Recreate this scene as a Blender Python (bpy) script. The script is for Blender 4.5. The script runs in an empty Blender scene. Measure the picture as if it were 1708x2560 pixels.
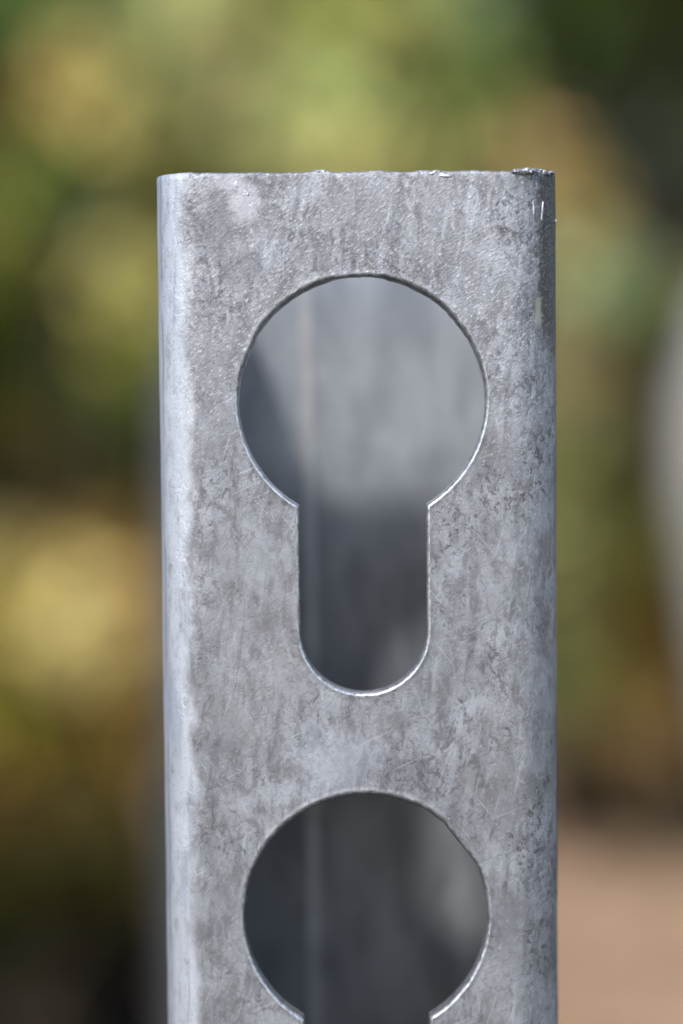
import bpy, bmesh, math, random
from mathutils import Vector, noise
from mathutils.geometry import delaunay_2d_cdt
random.seed(7)
sc = bpy.context.scene
R = math.radians

EXPOSURE = 0.95
ZA, ZB = (0.178, 0.184, 0.200), (0.305, 0.316, 0.342)
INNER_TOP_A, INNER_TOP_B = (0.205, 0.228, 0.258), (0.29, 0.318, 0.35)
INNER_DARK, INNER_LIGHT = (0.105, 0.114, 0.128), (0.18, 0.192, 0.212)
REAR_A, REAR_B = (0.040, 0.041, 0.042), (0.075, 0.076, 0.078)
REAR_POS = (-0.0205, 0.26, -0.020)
GROUND_A, GROUND_B = (0.27, 0.155, 0.085), (0.52, 0.35, 0.235)
TRUNK_A, TRUNK_B = (0.22, 0.21, 0.19), (0.34, 0.32, 0.29)
LITTER = [(0.40, 0.28, 0.17), (0.34, 0.22, 0.11), (0.46, 0.34, 0.24), (0.38, 0.30, 0.16)]

# ------------------------------------------------------------------ camera
FOCUS = 0.2389
PITCH = R(3.5)
cam_d = bpy.data.cameras.new('camera')
cam = bpy.data.objects.new('camera', cam_d)
sc.collection.objects.link(cam)
cam.location = (-0.00178, -FOCUS*math.cos(PITCH), 0.4658 + FOCUS*math.sin(PITCH))
from mathutils import Matrix
cam.rotation_euler = (Matrix.Rotation(R(90) - PITCH, 3, 'X') @ Matrix.Rotation(R(-0.5), 3, 'Z')).to_euler()
cam_d.sensor_fit = 'VERTICAL'
cam_d.sensor_width = 24
cam_d.sensor_height = 36
cam_d.lens = 5900/2560*36
cam_d.clip_start = 0.01
cam_d.clip_end = 500
cam_d.dof.use_dof = True
cam_d.dof.focus_distance = FOCUS
cam_d.dof.aperture_fstop = 6.7
cam_d.dof.aperture_blades = 0
sc.camera = cam

# ------------------------------------------------------------------ sky and sun
SUN_DIR = Vector((14.3, 37.0, -36.0)).normalized()      # the way the light travels
elev = math.asin(-SUN_DIR.z)
az = math.atan2(-SUN_DIR.x, -SUN_DIR.y)                  # from +Y towards +X
world = bpy.data.worlds.new('World')
sc.world = world
world.use_nodes = True
wn = world.node_tree.nodes
sky = wn.new('ShaderNodeTexSky')
sky.sky_type = 'NISHITA'
sky.sun_disc = False
sky.sun_elevation = elev
sky.sun_rotation = az
sky.air_density = 1.0
sky.dust_density = 1.5
wn['Background'].inputs[1].default_value = 0.15
world.node_tree.links.new(sky.outputs[0], wn['Background'].inputs[0])
sun_d = bpy.data.lights.new('sun', 'SUN')
sun_d.energy = 2.1
sun_d.angle = R(4.5)
sun_d.color = (1.0, 0.965, 0.92)
sun = bpy.data.objects.new('sun', sun_d)
sun.rotation_euler = SUN_DIR.to_track_quat('-Z', 'Y').to_euler()
sun.location = (-1, -2, 3)
sc.collection.objects.link(sun)
sc.view_settings.view_transform = 'Standard'
sc.view_settings.look = 'None'
sc.view_settings.gamma = 1
sc.view_settings.exposure = EXPOSURE

# ------------------------------------------------------------------ helpers
def tag(o, label=None, cat=None, group=None, kind=None):
    for k, v in (('label', label), ('category', cat), ('group', group), ('kind', kind)):
        if v: o[k] = v
    return o

def empty(name, loc=(0, 0, 0)):
    o = bpy.data.objects.new(name, None)
    o.empty_display_size = 0.05
    o.location = loc
    sc.collection.objects.link(o)
    return o

def mesh_obj(name, verts, faces, mat, parent=None, smooth=True):
    me = bpy.data.meshes.new(name)
    me.from_pydata([tuple(v) for v in verts], [], faces)
    me.materials.append(mat)
    if smooth:
        me.polygons.foreach_set('use_smooth', [True]*len(me.polygons))
    me.update()
    o = bpy.data.objects.new(name, me)
    sc.collection.objects.link(o)
    if parent: o.parent = parent
    return o

class N:
    """small node-tree writer"""
    def __init__(s, name):
        s.m = bpy.data.materials.new(name)
        s.m.use_nodes = True
        s.t = s.m.node_tree
        s.n = s.t.nodes
        s.p = s.n['Principled BSDF']
        s.out = s.n['Material Output']
        s.co = s.n.new('ShaderNodeTexCoord').outputs['Object']
    def put(s, sock, v):
        if isinstance(v, bpy.types.NodeSocket): s.t.links.new(v, sock)
        elif v is not None:
            if hasattr(sock.default_value, '__len__') and len(sock.default_value) == 4 and len(v) == 3: v = (*v, 1)
            sock.default_value = v
    def math(s, op, a, b=None, c=None, clamp=False):
        n = s.n.new('ShaderNodeMath'); n.operation = op; n.use_clamp = clamp
        s.put(n.inputs[0], a)
        if b is not None: s.put(n.inputs[1], b)
        if c is not None: s.put(n.inputs[2], c)
        return n.outputs[0]
    def mapping(s, scale=(1, 1, 1), rot=(0, 0, 0), loc=(0, 0, 0), co=None):
        # rotate first, then stretch
        n = s.n.new('ShaderNodeMapping')
        s.put(n.inputs[0], co or s.co); n.inputs['Rotation'].default_value = rot; n.inputs['Location'].default_value = loc
        m = s.n.new('ShaderNodeMapping'); s.t.links.new(n.outputs[0], m.inputs[0]); m.inputs['Scale'].default_value = scale
        return m.outputs[0]
    def noise(s, co, scale, detail=4, rough=0.55, dist=0.0):
        n = s.n.new('ShaderNodeTexNoise')
        s.put(n.inputs['Vector'], co); n.inputs['Scale'].default_value = scale
        n.inputs['Detail'].default_value = detail; n.inputs['Roughness'].default_value = rough
        n.inputs['Distortion'].default_value = dist
        return n.outputs['Fac']
    def step(s, v, a, b, smooth=True):
        n = s.n.new('ShaderNodeMapRange'); n.interpolation_type = 'SMOOTHSTEP' if smooth else 'LINEAR'
        s.put(n.inputs[0], v); n.inputs[1].default_value = a; n.inputs[2].default_value = b
        return n.outputs[0]
    def mix(s, f, a, b, mode='MIX'):
        n = s.n.new('ShaderNodeMix'); n.data_type = 'RGBA'; n.blend_type = mode
        s.put(n.inputs[0], f); s.put(n.inputs[6], a); s.put(n.inputs[7], b)
        return n.outputs[2]
    def sep(s, co=None):
        n = s.n.new('ShaderNodeSeparateXYZ'); s.put(n.inputs[0], co or s.co); return n.outputs
    def spot(s, cx, cz, rx, rz, wob=0.0, wobscale=900, soft=0.35):
        """ellipse with a ragged border on the front face (object x, z in metres); 1 inside"""
        x, _, z = s.sep()
        a = s.math('DIVIDE', s.math('SUBTRACT', x, cx), rx)
        b = s.math('DIVIDE', s.math('SUBTRACT', z, cz), rz)
        d = s.math('SQRT', s.math('ADD', s.math('MULTIPLY', a, a), s.math('MULTIPLY', b, b)))
        if wob:
            w = s.math('SUBTRACT', s.noise(s.co, wobscale, 5, 0.6), 0.5)
            d = s.math('ADD', d, s.math('MULTIPLY', w, wob))
        n = s.step(d, 1.0 - soft, 1.0 + soft)
        return s.math('SUBTRACT', 1.0, n)
    def bump(s, h, strength, dist, prev=None):
        n = s.n.new('ShaderNodeBump'); n.inputs['Strength'].default_value = strength; n.inputs['Distance'].default_value = dist
        s.put(n.inputs['Height'], h)
        if prev: s.put(n.inputs['Normal'], prev)
        return n.outputs[0]

# ------------------------------------------------------------------ materials of the post
def zinc_material():
    g = N('galvanised_zinc')
    co = g.co
    big = g.noise(co, 95, 6, 0.62, 0.4)
    mid = g.noise(g.mapping((1, 1, 0.6)), 420, 8, 0.68, 0.3)
    fine = g.noise(g.mapping((0.55, 1, 1.3), (0, R(38), 0)), 3400, 4, 0.7)
    c = g.mix(g.step(big, 0.30, 0.70), ZA, ZB)
    c = g.mix(g.math('MULTIPLY', g.step(mid, 0.52, 0.38), 0.85), c, (0.150, 0.148, 0.158))
    c = g.mix(g.math('MULTIPLY', g.step(mid, 0.54, 0.68), 0.50), c, (0.33, 0.34, 0.362))
    # slightly warm grey areas
    warm = g.noise(g.mapping(loc=(0.3, 0, 0.1)), 60, 3)
    c = g.mix(g.math('MULTIPLY', g.step(warm, 0.5, 0.68), 0.5), c, (0.205, 0.201, 0.206))
    # run marks: pale bluish streaks, nearly upright
    run = g.noise(g.mapping((1, 1, 0.13), (0, R(-9), 0)), 520, 5, 0.6, 0.25)
    zone = g.step(g.noise(g.mapping(loc=(0.05, 0, 0.02)), 42, 2), 0.42, 0.60)
    runm = g.math('MULTIPLY', g.step(run, 0.54, 0.66), g.math('ADD', g.math('MULTIPLY', zone, 0.6), 0.2))
    c = g.mix(runm, c, (0.32, 0.34, 0.375))
    run2 = g.noise(g.mapping((1, 1, 0.2), (0, R(16), 0), (0.2, 0, 0)), 750, 5, 0.6, 0.3)
    c = g.mix(g.math('MULTIPLY', g.step(run2, 0.58, 0.68), g.math('MULTIPLY', zone, 0.5)), c, (0.37, 0.385, 0.415))
    drk = g.noise(g.mapping((1, 1, 0.22), (0, R(-6), 0), (0.4, 0, 0.1)), 680, 6, 0.65, 0.3)
    c = g.mix(g.math('MULTIPLY', g.step(drk, 0.51, 0.64), 0.6), c, (0.125, 0.125, 0.137))
    # clusters of dark pits
    x, y, z = g.sep()
    clus = g.step(g.noise(g.mapping(loc=(0.011, 0, 0.4)), 110, 4, 0.6), 0.46, 0.62)
    right = g.math('ADD', g.math('MULTIPLY', g.step(x, -0.004, 0.012), 0.7), 0.5)
    pit = g.noise(g.mapping((1, 1, 0.75), (0, R(20), 0)), 1500, 6, 0.72, 0.5)
    pitm = g.math('MULTIPLY', g.step(pit, 0.51, 0.61), g.math('MULTIPLY', clus, right), clamp=True)
    c = g.mix(g.math('MULTIPLY', pitm, 0.85), c, (0.075, 0.072, 0.077))
    pit2 = g.noise(g.mapping((1, 1, 0.6), (0, R(-12), 0), (0.7, 0, 0)), 1050, 7, 0.72, 0.6)
    clus2 = g.step(g.noise(g.mapping(loc=(0.5, 0, 0.9)), 70, 4, 0.6), 0.42, 0.60)
    c = g.mix(g.math('MULTIPLY', g.math('MULTIPLY', g.step(pit2, 0.515, 0.60), g.math('ADD', g.math('MULTIPLY', clus2, 0.75), 0.22)), 0.8), c, (0.094, 0.095, 0.105))
    # small worm-like dark marks
    vor = g.n.new('ShaderNodeTexVoronoi'); vor.feature = 'DISTANCE_TO_EDGE'; vor.inputs['Scale'].default_value = 520
    wv = g.n.new('ShaderNodeVectorMath'); wv.operation = 'MULTIPLY_ADD'
    nz = g.n.new('ShaderNodeTexNoise'); nz.inputs['Scale'].default_value = 900; nz.inputs['Detail'].default_value = 3; g.put(nz.inputs[0], co)
    g.put(wv.inputs[0], nz.outputs['Color']); wv.inputs[1].default_value = (0.0022,)*3; g.put(wv.inputs[2], co)
    g.put(vor.inputs['Vector'], wv.outputs[0])
    edge = g.math('SUBTRACT', 1.0, g.step(vor.outputs['Distance'], 0.02, 0.10))
    edgem = g.math('MULTIPLY', edge, g.step(g.noise(co, 260, 4), 0.52, 0.64))
    c = g.mix(g.math('MULTIPLY', edgem, 0.5), c, (0.13, 0.128, 0.138))
    # grain of the coat
    upz = g.step(z, 0.462, 0.486)
    gw = g.math('ADD', g.math('MULTIPLY', upz, 0.45), 0.25)
    c = g.mix(g.math('MULTIPLY', g.step(fine, 0.55, 0.68), gw), c, (0.56, 0.57, 0.60))
    c = g.mix(g.math('MULTIPLY', g.step(fine, 0.46, 0.34), gw), c, (0.10, 0.105, 0.118))
    speck = g.noise(g.co, 5200, 3, 0.6)
    c = g.mix(g.math('MULTIPLY', g.step(speck, 0.52, 0.66), 0.25), c, (0.09, 0.09, 0.10))
    # hairline scratches in a few directions
    for k, (ang, thr, off) in enumerate(((24, 0.70, 0.1), (-52, 0.715, 0.33), (71, 0.71, 0.57))):
        sn = g.noise(g.mapping((0.035, 1, 1), (0, R(ang), 0), (off, 0, off)), 3800, 1, 0.4)
        c = g.mix(g.math('MULTIPLY', g.step(sn, thr, thr + 0.04), 0.30), c, (0.45, 0.45, 0.46))
    # corners rubbed smooth and paler (long corner at the left), matt dark bare patch at the top right corner
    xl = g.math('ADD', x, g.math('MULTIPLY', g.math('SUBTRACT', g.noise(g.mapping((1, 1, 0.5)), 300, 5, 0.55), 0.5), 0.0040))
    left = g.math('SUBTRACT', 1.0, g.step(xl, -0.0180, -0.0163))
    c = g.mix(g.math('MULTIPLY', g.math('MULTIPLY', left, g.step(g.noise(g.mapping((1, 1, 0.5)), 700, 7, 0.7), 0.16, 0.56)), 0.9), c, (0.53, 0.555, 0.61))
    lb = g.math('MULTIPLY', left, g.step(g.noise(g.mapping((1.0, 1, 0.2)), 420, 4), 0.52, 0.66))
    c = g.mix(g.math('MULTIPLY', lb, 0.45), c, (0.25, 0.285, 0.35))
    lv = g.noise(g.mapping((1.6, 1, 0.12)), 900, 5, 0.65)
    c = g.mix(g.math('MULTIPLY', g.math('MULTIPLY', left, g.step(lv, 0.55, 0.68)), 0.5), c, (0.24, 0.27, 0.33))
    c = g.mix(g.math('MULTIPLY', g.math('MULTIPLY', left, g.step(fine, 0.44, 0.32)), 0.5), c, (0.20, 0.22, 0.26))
    wx = g.math('ADD', x, g.math('MULTIPLY', g.math('SUBTRACT', g.noise(g.mapping((0.1, 1, 1)), 160, 4), 0.5), 0.0004))
    line = g.math('SUBTRACT', 1.0, g.step(g.math('ABSOLUTE', g.math('ADD', wx, 0.01985)), 0.00004, 0.00016))
    line = g.math('MULTIPLY', line, g.step(g.noise(g.mapping((0.1, 1, 1), loc=(0, 0, 0.3)), 90, 3), 0.42, 0.52))
    c = g.mix(g.math('MULTIPLY', line, 0.7), c, (0.13, 0.16, 0.20))
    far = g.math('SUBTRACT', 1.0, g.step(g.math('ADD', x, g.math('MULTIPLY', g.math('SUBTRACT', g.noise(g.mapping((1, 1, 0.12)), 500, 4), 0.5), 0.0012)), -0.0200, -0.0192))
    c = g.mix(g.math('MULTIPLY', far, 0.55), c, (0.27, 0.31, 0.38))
    dark = g.math('MAXIMUM', g.spot(0.0201, 0.4905, 0.0018, 0.0085, 1.0, 700, 0.25), g.spot(0.0205, 0.4975, 0.0022, 0.0035, 1.0, 800, 0.25))
    dark = g.math('MAXIMUM', dark, g.spot(0.0204, 0.4868, 0.0023, 0.0036, 0.9, 800, 0.25))
    c = g.mix(g.math('MULTIPLY', dark, 0.92), c, g.mix(g.step(fine, 0.5, 0.66), (0.055, 0.052, 0.050), (0.17, 0.17, 0.17)))
    # white zinc bloom near the top left, shadowy smudges by it
    c = g.mix(g.math('MULTIPLY', g.spot(-0.0142, 0.4945, 0.0017, 0.0030, 1.6, 600, 0.5), 0.5), c, (0.12, 0.125, 0.135))
    c = g.mix(g.math('MULTIPLY', g.spot(-0.0117, 0.4905, 0.0022, 0.0016, 1.6, 600, 0.5), 0.55), c, (0.13, 0.135, 0.15))
    bloom = g.math('MAXIMUM', g.spot(-0.0112, 0.4970, 0.0013, 0.0019, 1.8, 900, 0.4), g.spot(-0.0128, 0.4990, 0.0016, 0.0006, 1.4, 900, 0.5))
    c = g.mix(g.math('MULTIPLY', bloom, 0.5), c, (0.44, 0.447, 0.48))
    c = g.mix(g.math('MULTIPLY', g.spot(-0.0010, 0.4962, 0.0030, 0.0022, 1.8, 700, 0.5), 0.28), c, (0.14, 0.14, 0.15))
    # cream paint mark on the right corner
    cr_n = g.math('MULTIPLY', g.math('SUBTRACT', g.noise(co, 1800, 4), 0.5), 0.00028)
    cream = g.math('MULTIPLY', g.math('SUBTRACT', 1.0, g.step(g.math('ADD', g.math('ABSOLUTE', g.math('SUBTRACT', x, 0.0183)), cr_n), 0.00012, 0.00050)),
                   g.math('SUBTRACT', 1.0, g.step(g.math('ADD', g.math('ABSOLUTE', g.math('SUBTRACT', z, 0.4858)), cr_n), 0.0009, 0.0020)))
    c = g.mix(g.math('MULTIPLY', cream, 0.55), c, (0.42, 0.40, 0.31))
    # pale bluish wash between the two openings
    wash = g.spot(-0.0030, 0.4405, 0.0035, 0.0030, 1.5, 420, 0.6)
    c = g.mix(g.math('MULTIPLY', wash, 0.5), c, (0.36, 0.38, 0.425))
    # rust crumbs
    rust = g.math('MULTIPLY', g.step(g.noise(co, 1300, 2), 0.735, 0.76), 0.8)
    c = g.mix(rust, c, (0.34, 0.24, 0.16))
    g.put(g.p.inputs['Base Color'], c)
    g.put(g.p.inputs['Metallic'], g.math('SUBTRACT', 0.55, g.math('MULTIPLY', bloom, 0.4)))
    rough = g.math('ADD', 0.44, g.math('MULTIPLY', mid, 0.22))
    rough = g.math('SUBTRACT', rough, g.math('MULTIPLY', left, 0.06))
    g.put(g.p.inputs['Roughness'], rough)
    b = g.bump(mid, 0.3, 0.0002)
    up = g.math('ADD', g.math('MULTIPLY', g.step(z, 0.470, 0.490), 0.8), 0.35)
    b = g.bump(g.math('MULTIPLY', fine, up), 0.5, 0.00012, b)
    b = g.bump(g.math('MULTIPLY', pitm, -1.0), 0.4, 0.0002, b)
    b = g.bump(runm, 0.25, 0.00012, b)
    g.put(g.p.inputs['Normal'], b)
    return g.m

def inner_material():
    g = N('dull_zinc_inside')
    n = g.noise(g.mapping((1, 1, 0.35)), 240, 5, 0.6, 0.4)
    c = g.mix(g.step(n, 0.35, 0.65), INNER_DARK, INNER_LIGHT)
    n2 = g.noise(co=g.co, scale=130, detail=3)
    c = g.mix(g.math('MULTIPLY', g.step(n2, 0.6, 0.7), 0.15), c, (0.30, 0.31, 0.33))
    # paler towards the open end: sky light from above put into the colour
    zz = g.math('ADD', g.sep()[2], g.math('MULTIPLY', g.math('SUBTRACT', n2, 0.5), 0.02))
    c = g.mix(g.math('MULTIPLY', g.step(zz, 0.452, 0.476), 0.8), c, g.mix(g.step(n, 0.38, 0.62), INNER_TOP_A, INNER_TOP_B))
    g.put(g.p.inputs['Base Color'], c)
    g.p.inputs['Metallic'].default_value = 0.25
    g.p.inputs['Roughness'].default_value = 0.45
    g.put(g.p.inputs['Normal'], g.bump(n, 0.4, 0.0004))
    return g.m

def rim_material():
    g = N('bright_cut_zinc')
    n = g.noise(g.co, 1500, 4, 0.6)
    c = g.mix(g.step(n, 0.35, 0.62), (0.26, 0.27, 0.285), (0.50, 0.51, 0.53))
    g.put(g.p.inputs['Base Color'], c)
    g.p.inputs['Metallic'].default_value = 0.75
    g.p.inputs['Roughness'].default_value = 0.36
    g.put(g.p.inputs['Normal'], g.bump(n, 0.5, 0.0001))
    return g.m

def drop_material():
    g = N('zinc_drop')
    n = g.noise(g.co, 900, 3)
    g.put(g.p.inputs['Base Color'], g.mix(n, (0.40, 0.41, 0.44), (0.56, 0.56, 0.60)))
    g.p.inputs['Metallic'].default_value = 0.6
    g.p.inputs['Roughness'].default_value = 0.28
    g.put(g.p.inputs['Normal'], g.bump(n, 0.5, 0.0002))
    return g.m

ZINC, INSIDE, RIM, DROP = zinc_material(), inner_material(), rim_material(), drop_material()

# ------------------------------------------------------------------ the perforated tube
W, TH, CR = 0.04080, 0.0022, 0.0050       # width, wall, outer corner radius
TOP, PITCHZ = 0.500, 0.0527
HR, HW, HX = 0.01252, 0.00645, 0.00038   # keyhole circle radius, slot half width, offset from the middle
FLAT = W - 2*CR
ARC = CR*math.pi/2
PER = 4*(FLAT + ARC)
# s runs from the middle of the back face: half back, corner, left side, corner, front, corner, right side, corner, half back
def path(s, inset):
    h = W/2
    segs = [('f', FLAT/2, (0, W), (-1, 0), (0, 1)), ('c', ARC, (-h + CR, W - CR), 90),
            ('f', FLAT, (-h, W - CR), (0, -1), (-1, 0)), ('c', ARC, (-h + CR, CR), 180),
            ('f', FLAT, (-h + CR, 0), (1, 0), (0, -1)), ('c', ARC, (h - CR, CR), 270),
            ('f', FLAT, (h, CR), (0, 1), (1, 0)), ('c', ARC, (h - CR, W - CR), 0),
            ('f', FLAT/2, (h - CR, W), (-1, 0), (0, 1))]
    for sg in segs:
        if s <= sg[1] + 1e-9 or sg is segs[-1]:
            if sg[0] == 'f':
                p, d, n = sg[2], sg[3], sg[4]
                return (p[0] + d[0]*s - n[0]*inset, p[1] + d[1]*s - n[1]*inset)
            a = R(sg[3]) + s/CR
            r = CR - inset
            return (sg[2][0] + r*math.cos(a), sg[2][1] + r*math.sin(a))
        s -= sg[1]
S_FRONT = FLAT/2 + ARC + FLAT + ARC      # s where the front face starts
S_MID = S_FRONT + FLAT/2                 # s of x = 0 on the front face

def keyhole(k, o, flare=0.0):
    """outline k of the slot row, grown outward by o; same count of points for every o"""
    zc = 0.4772 - k*PITCHZ
    r, w = HR + o, HW + o
    a0 = math.asin(w/r)
    na, nl, ns = 210, 40, 72
    pts = []
    for i in range(na):                                   # big arc, from lower right round the top to lower left
        a = -math.pi/2 + a0 + (2*math.pi - 2*a0)*i/(na - 1)
        j = 0.000035*noise.noise(Vector((math.cos(a)*5, math.sin(a)*5, k*3.1))) + 0.00003*noise.noise(Vector((math.cos(a)*22, math.sin(a)*22, k)))
        if k == 0:
            deg = math.degrees(a)
            wc = min(1, max(0, (deg - 79)/4))*min(1, max(0, (104 - deg)/4))                       # torn lip at the crown
            j -= wc*(0.00016 + 0.00007*noise.noise(Vector((deg*0.9, 0, 0))))
            if 150 < deg < 164: j -= 0.00012 + 0.00010*noise.noise(Vector((deg*1.3, 4, 0)))    # burr at the left
            if 30 < deg < 44: j -= 0.00008 + 0.00008*noise.noise(Vector((deg*1.1, 8, 0)))
        if k == 1:
            deg = math.degrees(a)
            if 26 < deg < 48: j -= 0.00030*math.sin((deg - 26)/22*math.pi)**0.5 + 0.00006*noise.noise(Vector((deg*.9, 8, 0)))
            if 172 < deg < 176: j -= 0.00010
        if flare:                                         # the punch dished the upper lip inwards
            up = max(0.0, math.sin(a) + 0.05)**0.6
            deg = math.degrees(a)
            if k == 0: up *= 1 - 0.85*min(1, max(0, (deg - 77)/6))*min(1, max(0, (106 - deg)/6))
            j -= flare*up*(1 + 0.3*noise.noise(Vector((a*6, k, 7))))
        pts.append((HX + (r + j)*math.cos(a), zc + (r + j)*math.sin(a)))
    zj = zc - math.sqrt(r*r - w*w)
    zb = zc - 0.02343
    for i in range(1, nl):
        t = i/nl
        z = zj + (zb - zj)*t
        pts.append((HX - w + 0.00003*noise.noise(Vector((z*1500, k, 0))), z))
    for i in range(ns):
        a = math.pi + math.pi*i/(ns - 1)
        pts.append((HX + w*math.cos(a), zb + w*math.sin(a)))
    for i in range(1, nl):
        t = i/nl
        z = zb + (zj - zb)*t
        pts.append((HX + w + 0.00003*noise.noise(Vector((z*1500, k, 5))), z))
    return pts

def ztop(s):
    x, y = path(s, 0)
    v = 0.00010*noise.noise(Vector((x*300, y*300, 0))) + 0.00009*noise.noise(Vector((x*1400, y*1400, 3)))
    if y < CR:
        v += 0.00010*max(0, 1 - abs(x + 0.0165)/0.004)
        if x > 0.0155: v += 0.00022*min(1, (x - 0.0155)/0.001)*(0.6 + noise.noise(Vector((x*2600, 2, 1))))
        for bx, bw, bh in ((-0.0036, 0.0011, 0.00022), (-0.0010, 0.0006, 0.00008), (0.0022, 0.0010, 0.00010), (-0.0098, 0.0005, 0.00008), (0.0068, 0.0009, 0.00012)):
            v += bh*math.exp(-((x - bx)/bw)**2)
    if x > 0.0190: v -= 0.00022*min(1, (x - 0.0190)/0.0012)
    return TOP + v

CH = 0.00031
NH = 8
def inside_key(s, z, grow):
    x = s - S_MID - HX
    for k in range(NH):
        zc = 0.4772 - k*PITCHZ
        if math.hypot(x, z - zc) < HR + grow: return True
        if abs(x) < HW + grow and zc - 0.02343 < z < zc: return True
        if math.hypot(x, z - zc + 0.02343) < HW + grow: return True
    return False

def build_tube(name, parent):
    # columns: dense round the corners
    ss = []
    s = 0
    marks = [0, FLAT/2]
    for L, in ((ARC,), (FLAT,), (ARC,), (FLAT,), (ARC,), (FLAT,), (ARC,), (FLAT/2,)): marks.append(marks[-1] + L)
    for i in range(len(marks) - 1):
        a, b = marks[i], marks[i + 1]
        st = 0.0007 if i % 2 == 1 else (0.0013 if i == 4 else 0.003)
        n = max(1, round((b - a)/st))
        ss += [a + (b - a)*j/n for j in range(n)]
    ss.append(PER)
    zs, z = [], 0.0
    while z < TOP - 0.0021:
        zs.append(z); z += 0.006 if z < 0.38 else 0.0016
    pts, edges = [], []
    def add(p): pts.append(Vector(p)); return len(pts) - 1
    # top border, finely spaced, and the bottom border
    nt = 420
    tops = sorted(set([round(PER*i/nt, 9) for i in range(nt + 1)]))
    top_i = [add((s, ztop(s) - CH)) for s in tops]
    bot_i = [add((s, 0)) for s in ss]
    edges += [(a, b) for a, b in zip(top_i, top_i[1:])] + [(a, b) for a, b in zip(bot_i, bot_i[1:])]
    sup = [add((s, ztop(s) - CH - 0.0004)) for s in tops]
    colL, colR = [bot_i[0]], [bot_i[-1]]
    for z in zs[1:]:
        for s in ss:
            if not inside_key(s, z, CH + 0.0011):
                i = add((s, z))
                if s == ss[0]: colL.append(i)
                if s == ss[-1]: colR.append(i)
    colL += [sup[0], top_i[0]]; colR += [sup[-1], top_i[-1]]
    edges += list(zip(colL, colL[1:])) + list(zip(colR, colR[1:]))
    holes = []
    ridge, rim_ids = set(), set()
    for k in range(NH):
        lp = [add((S_MID + x, z)) for x, z in keyhole(k, CH)]
        holes.append(lp)
        edges += [(lp[i], lp[(i + 1) % len(lp)]) for i in range(len(lp))]
        ridge.update(lp)
        rim_ids.update(lp)
        for x, z in keyhole(k, CH + 0.00014): rim_ids.add(add((S_MID + x, z)))
        for x, z in keyhole(k, CH + 0.00050): add((S_MID + x, z))
    v2, e2, f2, ov, oe, of = delaunay_2d_cdt(pts, edges, [], 0, 1e-7)
    if len(v2) != len(pts): print('CDT count differs', len(v2), len(pts))
    idx = {}
    for i, o in enumerate(ov):
        for q in o: idx[q] = i
    polys = []
    for k in range(NH): polys.append(keyhole(k, CH*0.97))
    def in_hole(s, z):
        x = s - S_MID
        if abs(x) > 0.016: return False
        for k in range(NH):
            zc = 0.4772 - k*PITCHZ
            if not (zc - 0.032 < z < zc + 0.0145): continue
            pg = polys[k]; c = False; j = len(pg) - 1
            for i in range(len(pg)):
                if (pg[i][1] > z) != (pg[j][1] > z) and x < (pg[j][0] - pg[i][0])*(z - pg[i][1])/(pg[j][1] - pg[i][1]) + pg[i][0]: c = not c
                j = i
            if c: return True
        return False
    tris = []
    for f in f2:
        cs = sum(v2[i].x for i in f)/3; cz = sum(v2[i].y for i in f)/3
        if not in_hole(cs, cz) and cz < ztop(min(max(cs, 0), PER)) - CH*0.9: tris.append(f)
    def P(s, z, inset):
        s = min(max(s, 0), PER)
        if inset < 0.0011:                       # slight waviness of the outer skin
            q = path(s, 0)
            w = 0.00006*noise.noise(Vector((q[0]*260, q[1]*260, z*120))) + 0.00003*noise.noise(Vector((q[0]*900, q[1]*900, z*700)))
            inset = inset + w
        x, y = path(s, inset)
        return (x, y, z)
    verts, faces, mats = [], [], []
    n0 = len(v2)
    ridge_v = {idx[i] for i in ridge}
    rim_v = {idx[i] for i in rim_ids}
    for i, v in enumerate(v2):
        h = 0.000055*(1 + 0.8*noise.noise(Vector((v.x*500, v.y*500, 0)))) if i in ridge_v else 0
        verts.append(P(v.x, v.y, -h))
    for v in v2: verts.append(P(v.x, v.y, TH))
    for a, b, c in tris:
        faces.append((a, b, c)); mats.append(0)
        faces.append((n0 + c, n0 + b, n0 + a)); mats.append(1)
    prof = []
    for th in (30, 60, 90): prof.append((CH*(1 - math.sin(R(th))), CH*(1 - math.cos(R(th)))))
    for q in (0.45, 0.75): prof.append((0, CH + (TH - CH)*q*0.9))
    for th in (90, 45): prof.append((0.00015*(1 - math.sin(R(th))), TH - 0.00015*(1 - math.cos(R(th)))))
    for k in range(NH):
        prev = [idx[i] for i in holes[k]]
        for o, ins in prof:
            cur = []
            for x, z in keyhole(k, o, 0.00030*min(1, ins/0.0011)):
                cur.append(len(verts)); verts.append(P(S_MID + x, z, ins))
            n = len(cur)
            for i in range(n): faces.append((prev[i], prev[(i + 1) % n], cur[(i + 1) % n], cur[i])); mats.append(2)
            prev = cur
        cur = [n0 + idx[i] for i in holes[k]]
        n = len(cur)
        for i in range(n): faces.append((prev[i], prev[(i + 1) % n], cur[(i + 1) % n], cur[i])); mats.append(1)
    prev = [idx[i] for i in top_i]
    for o, ins in prof:
        cur = []
        for s in tops:
            cur.append(len(verts)); verts.append(P(s, ztop(s) - o + 0.00005*noise.noise(Vector((s*2500, ins*2500, 0))), ins))
        for i in range(len(cur) - 1): faces.append((prev[i], cur[i], cur[i + 1], prev[i + 1])); mats.append(0 if o > 0 and ins < CH else 2)
        prev = cur
    cur = [n0 + idx[i] for i in top_i]
    for i in range(len(cur) - 1): faces.append((prev[i], cur[i], cur[i + 1], prev[i + 1])); mats.append(1)
    bl = [idx[i] for i in bot_i]
    for a, b in zip(bl, bl[1:]): faces.append((a, b, n0 + b, n0 + a)); mats.append(2)
    o = mesh_obj(name, verts, faces, ZINC, parent)
    me = o.data
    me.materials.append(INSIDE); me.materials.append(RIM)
    me.polygons.foreach_set('material_index', mats)
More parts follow.
